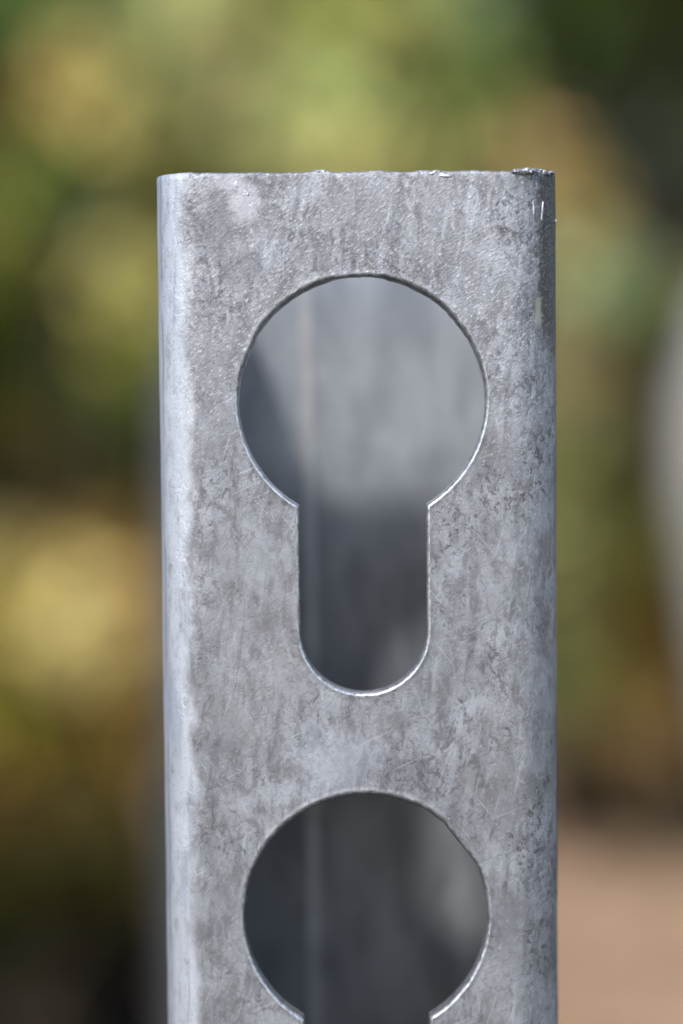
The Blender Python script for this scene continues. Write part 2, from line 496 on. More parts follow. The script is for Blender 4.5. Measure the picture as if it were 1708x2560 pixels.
    bm = bmesh.new(); bm.from_mesh(me)
    bmesh.ops.remove_doubles(bm, verts=bm.verts, dist=2e-6)
    bmesh.ops.recalc_face_normals(bm, faces=bm.faces)
    bm.to_mesh(me); bm.free()
    return o

post = empty('steel_post')
tag(post, 'galvanised square steel post with keyhole slots, sharp in the foreground', 'post', 'perforated square steel posts')
tube = build_tube('tube', post)

# lengthways weld bead on the inner back wall
sv, sf = [], []
nz_, na_ = 260, 6
for i in range(nz_):
    z = 0.002 + (TOP - 0.006)*i/(nz_ - 1)
    lump = 0.75 + 0.35*noise.noise(Vector((0, 0, z*260))) + 0.30*noise.noise(Vector((3, 0, z*900)))
    xo = -0.0056 + 0.00015*noise.noise(Vector((5, 0, z*60)))
    for j in range(na_):
        a = math.pi*j/(na_ - 1)
        sv.append((xo + 0.0013*lump*math.cos(a), W - TH + 0.00002 - 0.0004*lump*math.sin(a), z))
for i in range(nz_ - 1):
    for j in range(na_ - 1):
        a = i*na_ + j
        sf.append((a, a + 1, a + na_ + 1, a + na_))
g = N('weld_bead')
_n = g.noise(g.co, 300, 3)
g.put(g.p.inputs['Base Color'], g.mix(_n, (0.26, 0.27, 0.285), (0.42, 0.43, 0.45)))
g.p.inputs['Metallic'].default_value = 0.5
g.p.inputs['Roughness'].default_value = 0.5
SEAM = g.m
mesh_obj('weld_seam', sv, sf, SEAM, post)

def blob(name, x, y, z, rx, ry, rz, mat, parent, seed, rough=0.35, tilt=0.0):
    bm = bmesh.new()
    bmesh.ops.create_icosphere(bm, subdivisions=3, radius=1)
    for v in bm.verts:
        d = 1 + rough*noise.noise(v.co*1.7 + Vector((seed, 0, 0))) + 0.4*rough*noise.noise(v.co*5 + Vector((0, seed, 0)))
        q = Vector((v.co.x*rx*d, v.co.y*ry*d, v.co.z*rz*d))
        q.rotate(Matrix.Rotation(tilt, 3, 'Y'))
        v.co = q + Vector((x, y, z))
    me = bpy.data.meshes.new(name); bm.to_mesh(me); bm.free()
    me.materials.append(mat)
    me.polygons.foreach_set('use_smooth', [True]*len(me.polygons))
    o = bpy.data.objects.new(name, me); sc.collection.objects.link(o); o.parent = parent
    return o
for i, (x, y, z, rx, ry, rz, rg, ti) in enumerate([
        (-0.0036, 0.0006, 0.5001, 0.0008, 0.0006, 0.00017, 0.5, 0),
        (0.0090, 0.0002, 0.49955, 0.00105, 0.00032, 0.00022, 0.5, R(8)),
        (0.0079, 0.0004, 0.4998, 0.0007, 0.0005, 0.00028, 0.6, 0),
        (-0.0112, 0.00010, 0.4979, 0.00050, 0.00011, 0.00042, 0.8, R(20)),
        (-0.0106, 0.00008, 0.4969, 0.00042, 0.00010, 0.00060, 0.8, R(-20)),
        (-0.0122, 0.00006, 0.4990, 0.00040, 0.00009, 0.00030, 0.8, R(40)),
        (0.0187, 0.00068, 0.4960, 0.00009, 0.00008, 0.0009, 0.7, R(5)),
        (0.0178, 0.00026, 0.4961, 0.00009, 0.00008, 0.0007, 0.6, R(-4)),
        (0.02032, 0.0036, 0.4951, 0.00013, 0.0003, 0.00018, 0.8, 0)]):
    blob('zinc_drop', x, y, z, rx, ry, rz, DROP, post, i*3.3, rg, ti)
for i in range(13):
    x = 0.0160 + 0.0036*i/12
    y = 0.0004 + (0.0010 if x > 0.018 else 0) + max(0, x - 0.0175)*0.5
    blob('burr', x, y, 0.49990 + 0.00007*math.sin(i*2.3) - (0.00020*min(1, (x - 0.0190)/0.0012) if x > 0.0190 else 0),
         0.00034 + 0.00014*abs(math.sin(i*5.1)), 0.0006, 0.00018 + 0.00010*abs(math.sin(i*3.7)), RIM, post, i*1.9 + 40, 0.9)

# the second post, further back, standing a little lower; its coat is dull and dark
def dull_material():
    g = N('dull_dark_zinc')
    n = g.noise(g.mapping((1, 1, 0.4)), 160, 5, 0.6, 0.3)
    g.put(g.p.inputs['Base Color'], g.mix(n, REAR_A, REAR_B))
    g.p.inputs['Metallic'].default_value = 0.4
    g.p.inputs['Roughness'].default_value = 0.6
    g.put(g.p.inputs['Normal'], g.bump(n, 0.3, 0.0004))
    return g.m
DULL = dull_material()
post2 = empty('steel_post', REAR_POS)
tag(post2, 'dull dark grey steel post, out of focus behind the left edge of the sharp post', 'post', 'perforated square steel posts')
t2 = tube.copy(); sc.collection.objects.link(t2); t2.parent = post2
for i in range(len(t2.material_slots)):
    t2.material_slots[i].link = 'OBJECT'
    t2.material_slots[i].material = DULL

# ------------------------------------------------------------------ ground
def ground_material():
    g = N('dry_soil')
    a = g.noise(g.co, 3.0, 6, 0.6)
    b = g.noise(g.co, 45, 6, 0.65)
    c = g.mix(g.step(a, 0.35, 0.65), GROUND_A, GROUND_B)
    c = g.mix(g.math('MULTIPLY', g.step(b, 0.5, 0.62), 0.5), c, (0.16, 0.12, 0.08))
    # unseen soil round the posts darkened to cut bounce light; dry tan soil beyond
    yy = g.math('ADD', g.sep()[1], g.math('MULTIPLY', g.math('SUBTRACT', a, 0.5), 0.8))
    c = g.mix(g.step(yy, 1.05, 1.35), (0.045, 0.038, 0.026), c)
    g.put(g.p.inputs['Base Color'], c)
    g.p.inputs['Roughness'].default_value = 0.95
    g.put(g.p.inputs['Normal'], g.bump(b, 0.6, 0.01))
    return g.m
gv, gf = [], []
rings = [0.0] + [0.25*1.16**i for i in range(48)]
nseg = 72
gv.append((0, 1.5, 0))
for r in rings[1:]:
    for j in range(nseg):
        a = 2*math.pi*j/nseg
        x, y = r*math.cos(a), 1.5 + r*math.sin(a)
        dd = math.hypot(x, y)
        z = 0.0 if dd < 0.45 else 0.02*noise.noise(Vector((x*1.6, y*1.6, 0)))*min(1, (dd - 0.45)/0.4)*min(1, 12/max(r, .1))
        gv.append((x, y, z))
for j in range(nseg): gf.append((0, 1 + j, 1 + (j + 1) % nseg))
for k in range(len(rings) - 2):
    for j in range(nseg):
        a, b = 1 + k*nseg + j, 1 + k*nseg + (j + 1) % nseg
        gf.append((a, a + nseg, b + nseg, b))
tag(mesh_obj('ground', gv, gf, ground_material()), kind='structure')

# ------------------------------------------------------------------ foliage
def leaf_material():
    g = N('leaf')
    at = g.n.new('ShaderNodeAttribute'); at.attribute_name = 'leaf_color'
    n = g.noise(g.co, 90, 3)
    c = g.mix(0.25, at.outputs['Color'], g.mix(n, (0.6, 0.6, 0.6), (1.3, 1.3, 1.3)), 'MULTIPLY')
    g.put(g.p.inputs['Base Color'], c)
    g.p.inputs['Roughness'].default_value = 0.6
    g.p.inputs['Specular IOR Level'].default_value = 0.1
    tr = g.n.new('ShaderNodeBsdfTranslucent'); g.put(tr.inputs[0], c)
    mx = g.n.new('ShaderNodeMixShader'); mx.inputs[0].default_value = 0.3
    g.t.links.new(g.p.outputs[0], mx.inputs[1]); g.t.links.new(tr.outputs[0], mx.inputs[2])
    g.t.links.new(mx.outputs[0], g.out.inputs[0])
    return g.m
LEAF = leaf_material()
def bark_material(name, a, b, sc_=40):
    g = N(name)
    n = g.noise(g.mapping((1, 1, 0.3)), sc_, 6, 0.65, 0.5)
    g.put(g.p.inputs['Base Color'], g.mix(g.step(n, 0.35, 0.65), a, b))
    g.p.inputs['Roughness'].default_value = 0.85
    g.put(g.p.inputs['Normal'], g.bump(n, 0.5, 0.004))
    return g.m
BARK = bark_material('twig_bark', (0.045, 0.032, 0.018), (0.09, 0.064, 0.035))

def tube_mesh(pts, rad, n=7):
    v, f = [], []
    for i, p in enumerate(pts):
        p = Vector(p)
        d = (Vector(pts[min(i + 1, len(pts) - 1)]) - Vector(pts[max(i - 1, 0)])).normalized()
        u = d.orthogonal().normalized(); w = d.cross(u)
        for j in range(n):
            a = 2*math.pi*j/n
            v.append(p + (u*math.cos(a) + w*math.sin(a))*rad[i])
    for i in range(len(pts) - 1):
        for j in range(n):
            a, b = i*n + j, i*n + (j + 1) % n
            f.append((a, b, b + n, a + n))
    f.append(tuple(range(n))[::-1]); f.append(tuple((len(pts) - 1)*n + j for j in range(n)))
    return v, f

def shrub(name, base, label, clumps, leaf=0.04, group=None, cat='shrub', stuff_seed=0):
    """clumps: (x, y, z, radius, colour, leaf count). Leaves fill each clump, a stem climbs to it from the base."""
    rnd = random.Random(stuff_seed*101 + 5)
    root = empty(name, base)
    tag(root, label, cat, group)
    bx, by, bz = base
    V, F, COL = [], [], []
    SV, SF = [], []
    for (cx, cy, cz, r, col, cnt) in clumps:
        cx -= bx; cy -= by; cz -= bz
        mid = Vector((cx*0.35 + rnd.uniform(-.05, .05), cy*0.35 + rnd.uniform(-.05, .05), cz*0.6))
        p0 = Vector((rnd.uniform(-.03, .03), rnd.uniform(-.03, .03), -0.01))
        pts = []
        for i in range(6):
            t = i/5
            pts.append(p0*(1 - t)**2 + mid*2*t*(1 - t) + Vector((cx, cy, cz))*t*t)
        v, f = tube_mesh(pts, [0.0045*(1 - 0.7*i/5) for i in range(6)], 5)
        o = len(SV); SV += v; SF += [tuple(q + o for q in ff) for ff in f]
        for _ in range(cnt):
            while True:
                q = Vector((rnd.uniform(-1, 1), rnd.uniform(-1, 1), rnd.uniform(-1, 1)))
                if q.length < 1: break
            c = Vector((cx, cy, cz)) + Vector((q.x*r, q.y*r*0.8, q.z*r))
            if c.z + bz < 0.01: continue
            L = leaf*rnd.uniform(0.6, 1.25); Wd = L*rnd.uniform(0.28, 0.38)
            d = (q*0.5 + Vector((rnd.gauss(0, 1), rnd.gauss(0, 1), rnd.gauss(0, 1) - 0.3))).normalized()
            up = Vector((rnd.gauss(-0.3, .45), rnd.gauss(-0.8, .45), rnd.gauss(0.75, .45)))
            sd = d.cross(up)
            if sd.length < 1e-4: continue
            sd.normalize(); nn = sd.cross(d)
            o = len(V)
            V += [c - d*L/2, c - d*L*.12 + sd*Wd + nn*L*.07, c + d*L*.25 + sd*Wd*.75 + nn*L*.05, c + d*L/2 - nn*L*.1,
                  c + d*L*.25 - sd*Wd*.75 + nn*L*.05, c - d*L*.12 - sd*Wd + nn*L*.07, c + d*L*.06]
            F += [(o, o+1, o+6), (o+1, o+2, o+6), (o+2, o+3, o+6), (o+3, o+4, o+6), (o+4, o+5, o+6), (o+5, o, o+6)]
            k = rnd.uniform(0.72, 1.28); h = rnd.uniform(-.10, .10)
            cc = (max(0, col[0]*k*(1 + h)), max(0, col[1]*k*(1 - h*0.4)), max(0, col[2]*k*(1 - h)), 1)
            COL += [cc]*7
    fo = mesh_obj('foliage', V, F, LEAF, root, smooth=False)
    a = fo.data.color_attributes.new('leaf_color', 'FLOAT_COLOR', 'POINT')
    a.data.foreach_set('color', [x for c in COL for x in c])
    tag(fo, kind='stuff')
    mesh_obj('stem', SV, SF, BARK, root)
    return root

SHRUBS = [
  ((-0.3, 1.85, 0.0), 'mid-green leafy shrub behind the upper left of the sharp post, out of focus', 0.034, [
    (-0.257, 1.687, 0.798, 0.037, (0.131, 0.213, 0.054), 36),
    (-0.196, 1.658, 0.793, 0.039, (0.08, 0.137, 0.037), 36),
    (-0.261, 1.687, 0.76, 0.037, (0.17, 0.229, 0.062), 36),
    (-0.205, 1.648, 0.753, 0.04, (0.074, 0.137, 0.037), 36),
    (-0.269, 1.704, 0.707, 0.036, (0.029, 0.041, 0.006), 36),
    (-0.264, 1.694, 0.658, 0.037, (0.23, 0.183, 0.064), 36),
    (-0.22, 1.653, 0.654, 0.039, (0.061, 0.131, 0.017), 36),
    (-0.167, 1.666, 0.654, 0.039, (0.323, 0.313, 0.101), 36),
    (-0.256, 1.704, 0.61, 0.037, (0.281, 0.315, 0.077), 36),
    (-0.199, 1.718, 0.61, 0.036, (0.018, 0.03, 0.004), 36),
    (-0.142, 1.711, 0.609, 0.037, (0.133, 0.133, 0.031), 36),
    (-0.265, 1.715, 0.555, 0.035, (0.159, 0.171, 0.029), 36),
    (-0.215, 1.708, 0.554, 0.037, (0.034, 0.031, 0.008), 36),
    (-0.268, 1.731, 0.522, 0.035, (0.045, 0.068, 0.005), 36),
    (-0.221, 1.731, 0.522, 0.035, (0.016, 0.018, 0.004), 36),
    (-0.312, 1.694, 0.799, 0.037, (0.131, 0.213, 0.054), 36),
    (-0.355, 1.692, 0.799, 0.037, (0.131, 0.213, 0.054), 36),
    (-0.312, 1.694, 0.761, 0.037, (0.17, 0.229, 0.062), 36),
    (-0.358, 1.703, 0.763, 0.037, (0.17, 0.229, 0.062), 36),
    (-0.314, 1.698, 0.707, 0.036, (0.029, 0.041, 0.006), 36),
    (-0.36, 1.708, 0.708, 0.036, (0.029, 0.041, 0.006), 36),
    (-0.316, 1.704, 0.659, 0.037, (0.23, 0.183, 0.064), 36),
    (-0.356, 1.685, 0.658, 0.037, (0.23, 0.183, 0.064), 36),
    (-0.316, 1.699, 0.61, 0.037, (0.281, 0.315, 0.077), 36),
    (-0.359, 1.696, 0.61, 0.037, (0.281, 0.315, 0.077), 36),
    (-0.32, 1.72, 0.555, 0.035, (0.159, 0.171, 0.029), 36),
    (-0.364, 1.716, 0.556, 0.035, (0.159, 0.171, 0.029), 36),
    (-0.322, 1.727, 0.523, 0.035, (0.045, 0.068, 0.005), 36),
    (-0.366, 1.724, 0.523, 0.035, (0.045, 0.068, 0.005), 36),
  ]),
  ((-0.05, 1.95, 0.0), 'bright yellow-green shrub rising behind the top edge of the sharp post', 0.034, [
    (-0.132, 1.739, 0.805, 0.048, (0.62, 0.62, 0.208), 56),
    (-0.067, 1.797, 0.814, 0.044, (0.229, 0.244, 0.096), 56),
    (0.001, 1.756, 0.807, 0.045, (0.362, 0.386, 0.113), 56),
    (-0.141, 1.717, 0.763, 0.049, (0.62, 0.62, 0.274), 56),
    (-0.084, 1.783, 0.772, 0.044, (0.252, 0.271, 0.103), 56),
    (-0.016, 1.76, 0.768, 0.046, (0.339, 0.366, 0.097), 56),
    (-0.14, 1.749, 0.711, 0.046, (0.62, 0.62, 0.307), 56),
    (-0.081, 1.757, 0.712, 0.046, (0.562, 0.547, 0.257), 56),
    (-0.0, 1.716, 0.706, 0.05, (0.375, 0.421, 0.149), 56),
    (-0.115, 1.831, 0.669, 0.042, (0.573, 0.533, 0.106), 56),
    (-0.051, 1.744, 0.66, 0.047, (0.362, 0.396, 0.166), 56),
    (0.003, 1.711, 0.657, 0.05, (0.605, 0.56, 0.224), 56),
    (-0.087, 1.802, 0.615, 0.042, (0.384, 0.402, 0.089), 56),
    (-0.018, 1.786, 0.613, 0.045, (0.369, 0.375, 0.147), 56),
  ]),
  ((0.12, 2.05, 0.0), 'grass-green shrub just right of the yellow-green one above the post', 0.034, [
    (0.084, 1.917, 0.832, 0.044, (0.268, 0.34, 0.128), 56),
    (0.047, 1.884, 0.785, 0.047, (0.452, 0.426, 0.131), 56),
    (0.102, 1.918, 0.79, 0.045, (0.295, 0.383, 0.167), 56),
    (0.058, 1.922, 0.729, 0.044, (0.094, 0.06, 0.018), 56),
    (0.117, 1.931, 0.73, 0.043, (0.245, 0.32, 0.07), 56),
    (0.056, 1.865, 0.67, 0.047, (0.565, 0.543, 0.198), 56),
    (0.109, 1.927, 0.676, 0.044, (0.048, 0.085, 0.013), 56),
    (0.053, 1.886, 0.619, 0.046, (0.35, 0.42, 0.131), 56),
    (0.126, 1.918, 0.62, 0.044, (0.139, 0.144, 0.033), 56),
  ]),
  ((0.36, 2.15, 0.0), 'very dark evergreen shrub in the top right corner', 0.034, [
    (0.176, 2.076, 0.858, 0.041, (0.039, 0.052, 0.01), 36),
    (0.254, 2.084, 0.858, 0.04, (0.049, 0.076, 0.015), 36),
    (0.327, 2.105, 0.861, 0.04, (0.028, 0.037, 0.009), 36),
    (0.174, 2.06, 0.809, 0.042, (0.037, 0.047, 0.009), 36),
    (0.243, 2.095, 0.814, 0.04, (0.069, 0.105, 0.025), 36),
    (0.311, 2.102, 0.814, 0.04, (0.031, 0.039, 0.009), 36),
    (0.195, 2.086, 0.747, 0.041, (0.013, 0.02, 0.006), 36),
    (0.269, 2.079, 0.746, 0.04, (0.032, 0.043, 0.017), 36),
    (0.326, 2.1, 0.748, 0.04, (0.02, 0.021, 0.01), 36),
    (0.255, 2.064, 0.687, 0.042, (0.018, 0.021, 0.015), 36),
    (0.321, 2.093, 0.689, 0.041, (0.083, 0.1, 0.058), 36),
    (0.327, 2.102, 0.631, 0.04, (0.007, 0.012, 0.006), 36),
    (0.385, 2.1, 0.86, 0.04, (0.028, 0.037, 0.009), 36),
    (0.385, 2.098, 0.813, 0.04, (0.031, 0.039, 0.009), 36),
    (0.384, 2.091, 0.746, 0.04, (0.02, 0.021, 0.01), 36),
    (0.381, 2.074, 0.686, 0.041, (0.083, 0.1, 0.058), 36),
    (0.385, 2.096, 0.63, 0.04, (0.007, 0.012, 0.006), 36),
  ]),
  ((-0.25, 1.62, 0.0), 'pale ochre spray of leaves at the top left, in front of the mid-green shrub', 0.026, [
    (-0.187, 1.474, 0.68, 0.042, (0.536, 0.411, 0.144), 56),
    (-0.177, 1.513, 0.684, 0.041, (0.432, 0.477, 0.135), 56),
  ]),
  ((0.1, 1.62, 0.0), 'orange-brown withered branch of leaves by the right top corner of the post', 0.026, [
    (0.143, 1.502, 0.637, 0.037, (0.385, 0.296, 0.124), 36),
    (0.159, 1.489, 0.592, 0.038, (0.378, 0.291, 0.083), 36),
  ]),
  ((0.46, 1.8, 0.0), 'grey-green shrub between the post and the pale trunk on the right', 0.034, [
    (0.231, 1.756, 0.609, 0.038, (0.03, 0.035, 0.029), 36),
    (0.186, 1.68, 0.55, 0.043, (0.513, 0.492, 0.283), 36),
    (0.216, 1.681, 0.549, 0.042, (0.226, 0.319, 0.138), 36),
    (0.262, 1.735, 0.551, 0.039, (0.103, 0.074, 0.047), 36),
    (0.187, 1.684, 0.517, 0.042, (0.462, 0.459, 0.201), 36),
    (0.236, 1.74, 0.518, 0.039, (0.148, 0.167, 0.044), 36),
    (0.185, 1.698, 0.478, 0.041, (0.528, 0.412, 0.204), 36),
    (0.23, 1.775, 0.478, 0.037, (0.03, 0.038, 0.011), 36),
    (0.327, 1.746, 0.551, 0.039, (0.103, 0.074, 0.047), 36),
    (0.324, 1.726, 0.517, 0.039, (0.148, 0.167, 0.044), 36),
    (0.33, 1.765, 0.477, 0.037, (0.03, 0.038, 0.011), 36),
  ]),
  ((-0.17, 1.52, 0.0), 'light yellow-green twig of leaves hugging the left edge of the post', 0.026, [
    (-0.143, 1.403, 0.542, 0.038, (0.58, 0.54, 0.167), 36),
    (-0.147, 1.444, 0.515, 0.036, (0.398, 0.353, 0.072), 36),
  ]),
  ((-0.27, 1.66, 0.0), 'dark green shrub halfway down the left side', 0.034, [
    (-0.257, 1.648, 0.482, 0.032, (0.018, 0.031, 0.004), 36),
    (-0.208, 1.63, 0.482, 0.033, (0.012, 0.02, 0.004), 36),
    (-0.158, 1.6, 0.481, 0.036, (0.099, 0.125, 0.02), 36),
    (-0.255, 1.626, 0.438, 0.033, (0.051, 0.045, 0.007), 36),
    (-0.213, 1.64, 0.437, 0.033, (0.035, 0.052, 0.007), 36),
    (-0.165, 1.604, 0.438, 0.035, (0.045, 0.06, 0.009), 36),
    (-0.259, 1.651, 0.393, 0.032, (0.009, 0.013, 0.004), 36),
    (-0.211, 1.647, 0.393, 0.033, (0.009, 0.01, 0.004), 36),
    (-0.163, 1.616, 0.394, 0.033, (0.014, 0.015, 0.004), 36),
    (-0.308, 1.636, 0.483, 0.032, (0.018, 0.031, 0.004), 36),
    (-0.35, 1.633, 0.483, 0.032, (0.018, 0.031, 0.004), 36),
    (-0.311, 1.649, 0.438, 0.033, (0.051, 0.045, 0.007), 36),
    (-0.35, 1.625, 0.439, 0.033, (0.051, 0.045, 0.007), 36),
    (-0.312, 1.647, 0.393, 0.032, (0.009, 0.013, 0.004), 36),
    (-0.356, 1.654, 0.393, 0.032, (0.009, 0.013, 0.004), 36),
  ]),
  ((0.3, 1.95, 0.0), 'olive-brown shrub right of the post below the pale trunk bend', 0.034, [
    (0.202, 1.877, 0.428, 0.043, (0.358, 0.381, 0.17), 36),
    (0.26, 1.946, 0.426, 0.038, (0.017, 0.017, 0.004), 36),
    (0.202, 1.882, 0.378, 0.042, (0.262, 0.267, 0.085), 36),
    (0.258, 1.898, 0.376, 0.04, (0.172, 0.156, 0.029), 36),
    (0.201, 1.871, 0.332, 0.042, (0.291, 0.289, 0.119), 36),
    (0.253, 1.891, 0.33, 0.041, (0.419, 0.399, 0.086), 36),
    (0.203, 1.895, 0.29, 0.041, (0.416, 0.412, 0.147), 36),
    (0.262, 1.902, 0.289, 0.04, (0.305, 0.241, 0.04), 36),
    (0.208, 1.907, 0.249, 0.041, (0.202, 0.192, 0.089), 36),
    (0.268, 1.918, 0.247, 0.039, (0.211, 0.138, 0.024), 36),
    (0.207, 1.903, 0.201, 0.04, (0.162, 0.187, 0.058), 36),
    (0.271, 1.919, 0.199, 0.039, (0.167, 0.113, 0.023), 36),
    (0.208, 1.911, 0.156, 0.04, (0.069, 0.07, 0.015), 36),
    (0.277, 1.907, 0.156, 0.04, (0.269, 0.178, 0.067), 36),
    (0.357, 1.93, 0.426, 0.038, (0.017, 0.017, 0.004), 36),
  ]),
  ((-0.26, 1.48, 0.0), 'straw-yellow dry-leaved bush low on the left', 0.034, [
    (-0.236, 1.474, 0.363, 0.03, (0.014, 0.012, 0.004), 56),
    (-0.189, 1.445, 0.365, 0.032, (0.025, 0.02, 0.004), 56),
    (-0.149, 1.447, 0.364, 0.033, (0.036, 0.032, 0.006), 56),
    (-0.223, 1.357, 0.341, 0.037, (0.289, 0.242, 0.107), 56),
    (-0.182, 1.329, 0.343, 0.04, (0.182, 0.126, 0.034), 56),
    (-0.147, 1.36, 0.34, 0.038, (0.222, 0.149, 0.04), 56),
    (-0.218, 1.338, 0.313, 0.039, (0.405, 0.316, 0.076), 56),
    (-0.164, 1.285, 0.318, 0.041, (0.62, 0.501, 0.192), 56),
    (-0.14, 1.334, 0.313, 0.038, (0.505, 0.28, 0.118), 56),
    (-0.23, 1.396, 0.271, 0.035, (0.62, 0.545, 0.087), 56),
    (-0.19, 1.394, 0.271, 0.036, (0.204, 0.088, 0.025), 56),
    (-0.155, 1.375, 0.273, 0.037, (0.337, 0.14, 0.048), 56),
    (-0.288, 1.498, 0.362, 0.03, (0.014, 0.012, 0.004), 56),
    (-0.323, 1.472, 0.364, 0.03, (0.014, 0.012, 0.004), 56),
    (-0.265, 1.359, 0.341, 0.037, (0.289, 0.242, 0.107), 56),
    (-0.304, 1.369, 0.341, 0.037, (0.289, 0.242, 0.107), 56),
    (-0.26, 1.323, 0.315, 0.039, (0.405, 0.316, 0.076), 56),
    (-0.299, 1.339, 0.314, 0.039, (0.405, 0.316, 0.076), 56),
    (-0.271, 1.384, 0.273, 0.035, (0.62, 0.545, 0.087), 56),
    (-0.311, 1.401, 0.271, 0.035, (0.62, 0.545, 0.087), 56),
  ]),
  ((-0.22, 1.38, 0.0), 'dull brown low bush beneath the straw-yellow bush', 0.034, [
    (-0.217, 1.342, 0.245, 0.03, (0.342, 0.309, 0.054), 36),
    (-0.181, 1.359, 0.242, 0.03, (0.094, 0.073, 0.011), 36),
    (-0.144, 1.312, 0.249, 0.032, (0.197, 0.131, 0.034), 36),
    (-0.225, 1.377, 0.204, 0.029, (0.206, 0.129, 0.041), 36),
    (-0.186, 1.372, 0.204, 0.029, (0.237, 0.18, 0.035), 36),
    (-0.149, 1.361, 0.206, 0.029, (0.157, 0.12, 0.024), 36),
    (-0.227, 1.386, 0.171, 0.029, (0.212, 0.152, 0.026), 36),
    (-0.185, 1.378, 0.173, 0.029, (0.12, 0.09, 0.015), 36),
    (-0.152, 1.38, 0.172, 0.028, (0.115, 0.09, 0.008), 36),
    (-0.268, 1.364, 0.242, 0.03, (0.342, 0.309, 0.054), 36),
    (-0.303, 1.352, 0.244, 0.03, (0.342, 0.309, 0.054), 36),
    (-0.267, 1.354, 0.208, 0.029, (0.206, 0.129, 0.041), 36),
    (-0.304, 1.356, 0.208, 0.029, (0.206, 0.129, 0.041), 36),
    (-0.271, 1.376, 0.174, 0.029, (0.212, 0.152, 0.026), 36),
    (-0.311, 1.389, 0.171, 0.029, (0.212, 0.152, 0.026), 36),
  ]),
  ((0.36, 1.98, 0.0), 'brown low plant where the tan soil ends at lower right, shade put into its leaf colour', 0.034, [  # shadow at the shrub base is painted into these very dark leaves
    (0.222, 1.983, 0.095, 0.039, (0.051, 0.041, 0.004), 36),
    (0.285, 1.966, 0.098, 0.04, (0.022, 0.014, 0.004), 36),
    (0.22, 2.002, 0.049, 0.039, (0.013, 0.008, 0.004), 36),
    (0.279, 1.983, 0.053, 0.039, (0.011, 0.007, 0.004), 36),
  ]),
  ((-0.2, 1.2, 0.0), 'dark-leaved low plant in the lower left corner, shade put into its leaf colour', 0.034, [  # shade of the undergrowth is put into the near-black leaf colours
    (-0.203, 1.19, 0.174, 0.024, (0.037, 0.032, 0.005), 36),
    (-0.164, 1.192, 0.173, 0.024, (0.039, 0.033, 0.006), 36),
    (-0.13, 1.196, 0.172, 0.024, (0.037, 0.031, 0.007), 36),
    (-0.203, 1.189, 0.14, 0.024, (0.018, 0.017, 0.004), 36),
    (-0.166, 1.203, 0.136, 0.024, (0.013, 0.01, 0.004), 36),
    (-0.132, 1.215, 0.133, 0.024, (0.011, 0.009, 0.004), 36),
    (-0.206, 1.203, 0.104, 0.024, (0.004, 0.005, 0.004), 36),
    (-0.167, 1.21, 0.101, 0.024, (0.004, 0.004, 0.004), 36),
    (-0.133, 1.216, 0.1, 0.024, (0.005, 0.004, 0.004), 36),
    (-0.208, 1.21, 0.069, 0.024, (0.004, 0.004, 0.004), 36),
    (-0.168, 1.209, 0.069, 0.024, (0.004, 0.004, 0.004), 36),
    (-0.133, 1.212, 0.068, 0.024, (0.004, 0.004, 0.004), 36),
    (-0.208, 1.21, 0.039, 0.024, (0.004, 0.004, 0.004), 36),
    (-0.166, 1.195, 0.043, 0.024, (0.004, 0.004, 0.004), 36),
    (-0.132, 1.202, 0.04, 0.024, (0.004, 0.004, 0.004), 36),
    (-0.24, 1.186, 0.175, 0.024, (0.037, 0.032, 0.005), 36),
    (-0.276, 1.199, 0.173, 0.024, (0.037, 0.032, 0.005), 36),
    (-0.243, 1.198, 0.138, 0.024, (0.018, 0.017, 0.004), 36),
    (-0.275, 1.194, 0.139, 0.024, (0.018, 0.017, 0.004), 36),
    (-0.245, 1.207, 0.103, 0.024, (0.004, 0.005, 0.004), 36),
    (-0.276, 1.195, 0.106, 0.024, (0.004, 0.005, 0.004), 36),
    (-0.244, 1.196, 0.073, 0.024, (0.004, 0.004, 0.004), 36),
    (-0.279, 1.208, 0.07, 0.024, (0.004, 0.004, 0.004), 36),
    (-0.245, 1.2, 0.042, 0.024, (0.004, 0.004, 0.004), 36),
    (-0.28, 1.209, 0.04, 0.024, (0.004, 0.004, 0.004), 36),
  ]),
]
for i, (base, label, lf, cl) in enumerate(SHRUBS):
    shrub('shrub', base, label, cl, lf, 'shrubs out of focus behind the post', 'shrub', i)

# taller hedge plants close the view behind and to the sides
rh = random.Random(11)
HEDGE = [(-1.55, 2.9), (-1.1, 3.05), (-0.68, 2.85), (-0.28, 3.0), (0.1, 2.9), (0.5, 3.05), (0.9, 2.9), (1.3, 3.0), (1.7, 2.85), (-0.9, 2.2), (1.0, 2.15), (-1.2, 3.7), (-0.6, 3.75), (0.0, 3.7), (0.6, 3.75), (1.2, 3.7)]
HL = ['dark hedge shrub far left, hidden in the blur', 'dark hedge shrub left of the post, in the far blur', 'dark hedge shrub behind the mid-green shrub',
      'dark hedge shrub behind the left part of the post top', 'dark hedge shrub directly behind the sharp post', 'dark hedge shrub behind the grey-green shrub',
      'dark hedge shrub behind the pale trunk', 'dark hedge shrub right of the pale trunk', 'dark hedge shrub far right, hidden in the blur',
      'nearer dark shrub standing left of the frame', 'nearer dark shrub standing right of the frame',
      'hedge shrub of the rear row at far left', 'hedge shrub of the rear row left of the post', 'hedge shrub of the rear row right behind the post',
      'hedge shrub of the rear row behind the dark evergreen', 'hedge shrub of the rear row at far right']
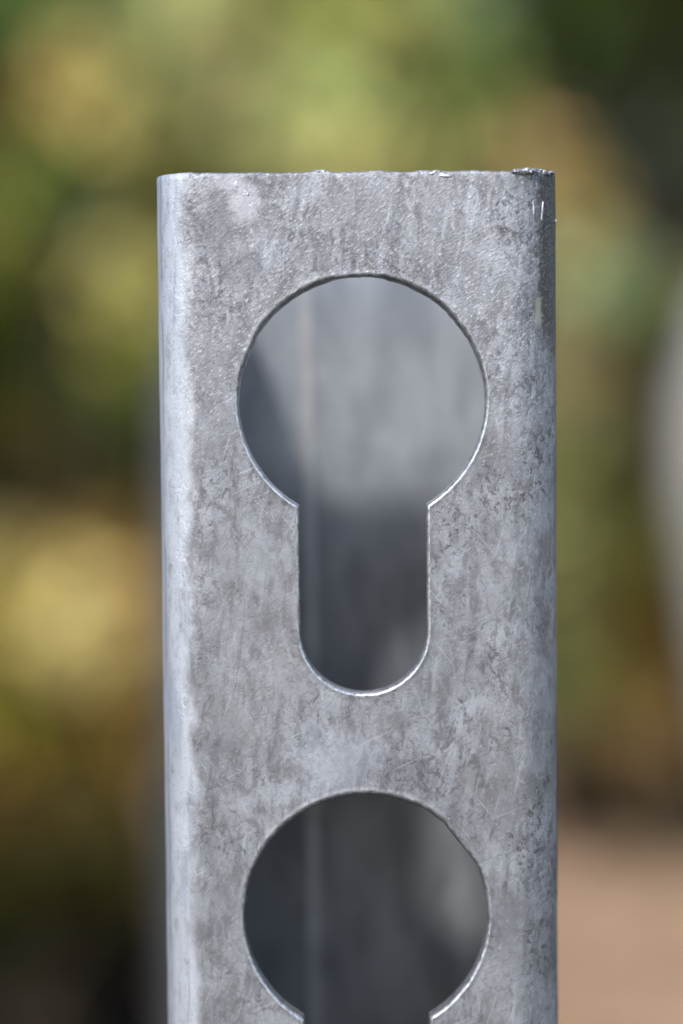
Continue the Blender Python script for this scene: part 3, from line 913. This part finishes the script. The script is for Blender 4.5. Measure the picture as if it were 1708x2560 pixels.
for i, (hx, hy) in enumerate(HEDGE):
    cl = []
    for j in range(34):
        z = rh.uniform(0.08, 1.75)
        c = rh.choice([(0.035, 0.050, 0.014), (0.045, 0.055, 0.018), (0.055, 0.055, 0.02), (0.028, 0.040, 0.014)])
        cl.append((hx + rh.uniform(-.24, .24), hy + rh.uniform(-.18, .18), z, 0.18, c, 90))
    shrub('shrub', (hx, hy, 0.0), HL[i], cl, 0.06, 'dark hedge shrubs', 'shrub', 50 + i)

# ------------------------------------------------------------------ pale trunk at the right edge
PALE = bark_material('pale_bark', TRUNK_A, TRUNK_B, 30)
tr = empty('tree', (0.205, 0.95, 0.0))
tag(tr, 'slim tree with a bent pale grey trunk at the right edge, out of focus', 'tree')
TP = [(0.085, 0, -0.02), (0.062, 0, 0.10), (0.042, 0, 0.20), (0.024, 0, 0.28), (0.006, 0, 0.38), (-0.001, 0, 0.433), (0.001, 0, 0.473), (0.012, 0.01, 0.51), (0.032, 0.02, 0.555), (0.06, 0.05, 0.64), (0.11, 0.06, 0.80)]
TP = [(x, y, z) for x, y, z in TP]
TRD = [0.046, 0.042, 0.038, 0.037, 0.036, 0.036, 0.034, 0.029, 0.022, 0.017, 0.011]
# resample smoothly
def cr(P, t):
    i = min(int(t), len(P) - 2); u = t - i
    a, b, c, d = P[max(i-1, 0)], P[i], P[i+1], P[min(i+2, len(P)-1)]
    return tuple(0.5*((2*b[k]) + (-a[k]+c[k])*u + (2*a[k]-5*b[k]+4*c[k]-d[k])*u*u + (-a[k]+3*b[k]-3*c[k]+d[k])*u**3) for k in range(len(b)))
PP = [(*p, r) for p, r in zip(TP, TRD)]
res = [cr(PP, i*(len(PP) - 1)/60) for i in range(61)]
v, f = tube_mesh([q[:3] for q in res], [q[3]*(1 + 0.06*noise.noise(Vector((0, 0, q[2]*30)))) for q in res], 24)
mesh_obj('trunk', v, f, PALE, tr)

# ------------------------------------------------------------------ litter on the soil
rl = random.Random(5)
V, F, COL = [], [], []
for _ in range(2600):
    x, y = rl.uniform(-1.6, 1.8), rl.uniform(1.2, 3.2)
    L = rl.uniform(0.02, 0.05); a = rl.uniform(0, 6.283); w = L*0.28
    d = Vector((math.cos(a), math.sin(a), rl.uniform(-.15, .25))); s = Vector((-math.sin(a), math.cos(a), rl.uniform(-.3, .3)))
    c = Vector((x, y, 0.018 + rl.uniform(0, .01))); o = len(V)
    V += [c - d*L/2, c + s*w, c + d*L/2, c - s*w, c + Vector((0, 0, .006))]
    F += [(o, o+1, o+4), (o+1, o+2, o+4), (o+2, o+3, o+4), (o+3, o, o+4)]
    base = rl.choice(LITTER)
    k = rl.uniform(.75, 1.2)
    COL += [(base[0]*k, base[1]*k, base[2]*k, 1)]*5
lo = mesh_obj('leaf_litter', V, F, LEAF, smooth=False)
at = lo.data.color_attributes.new('leaf_color', 'FLOAT_COLOR', 'POINT')
at.data.foreach_set('color', [x for c in COL for x in c])
tag(lo, 'dry tan leaves scattered over the soil behind the post', 'leaf litter', kind='stuff')
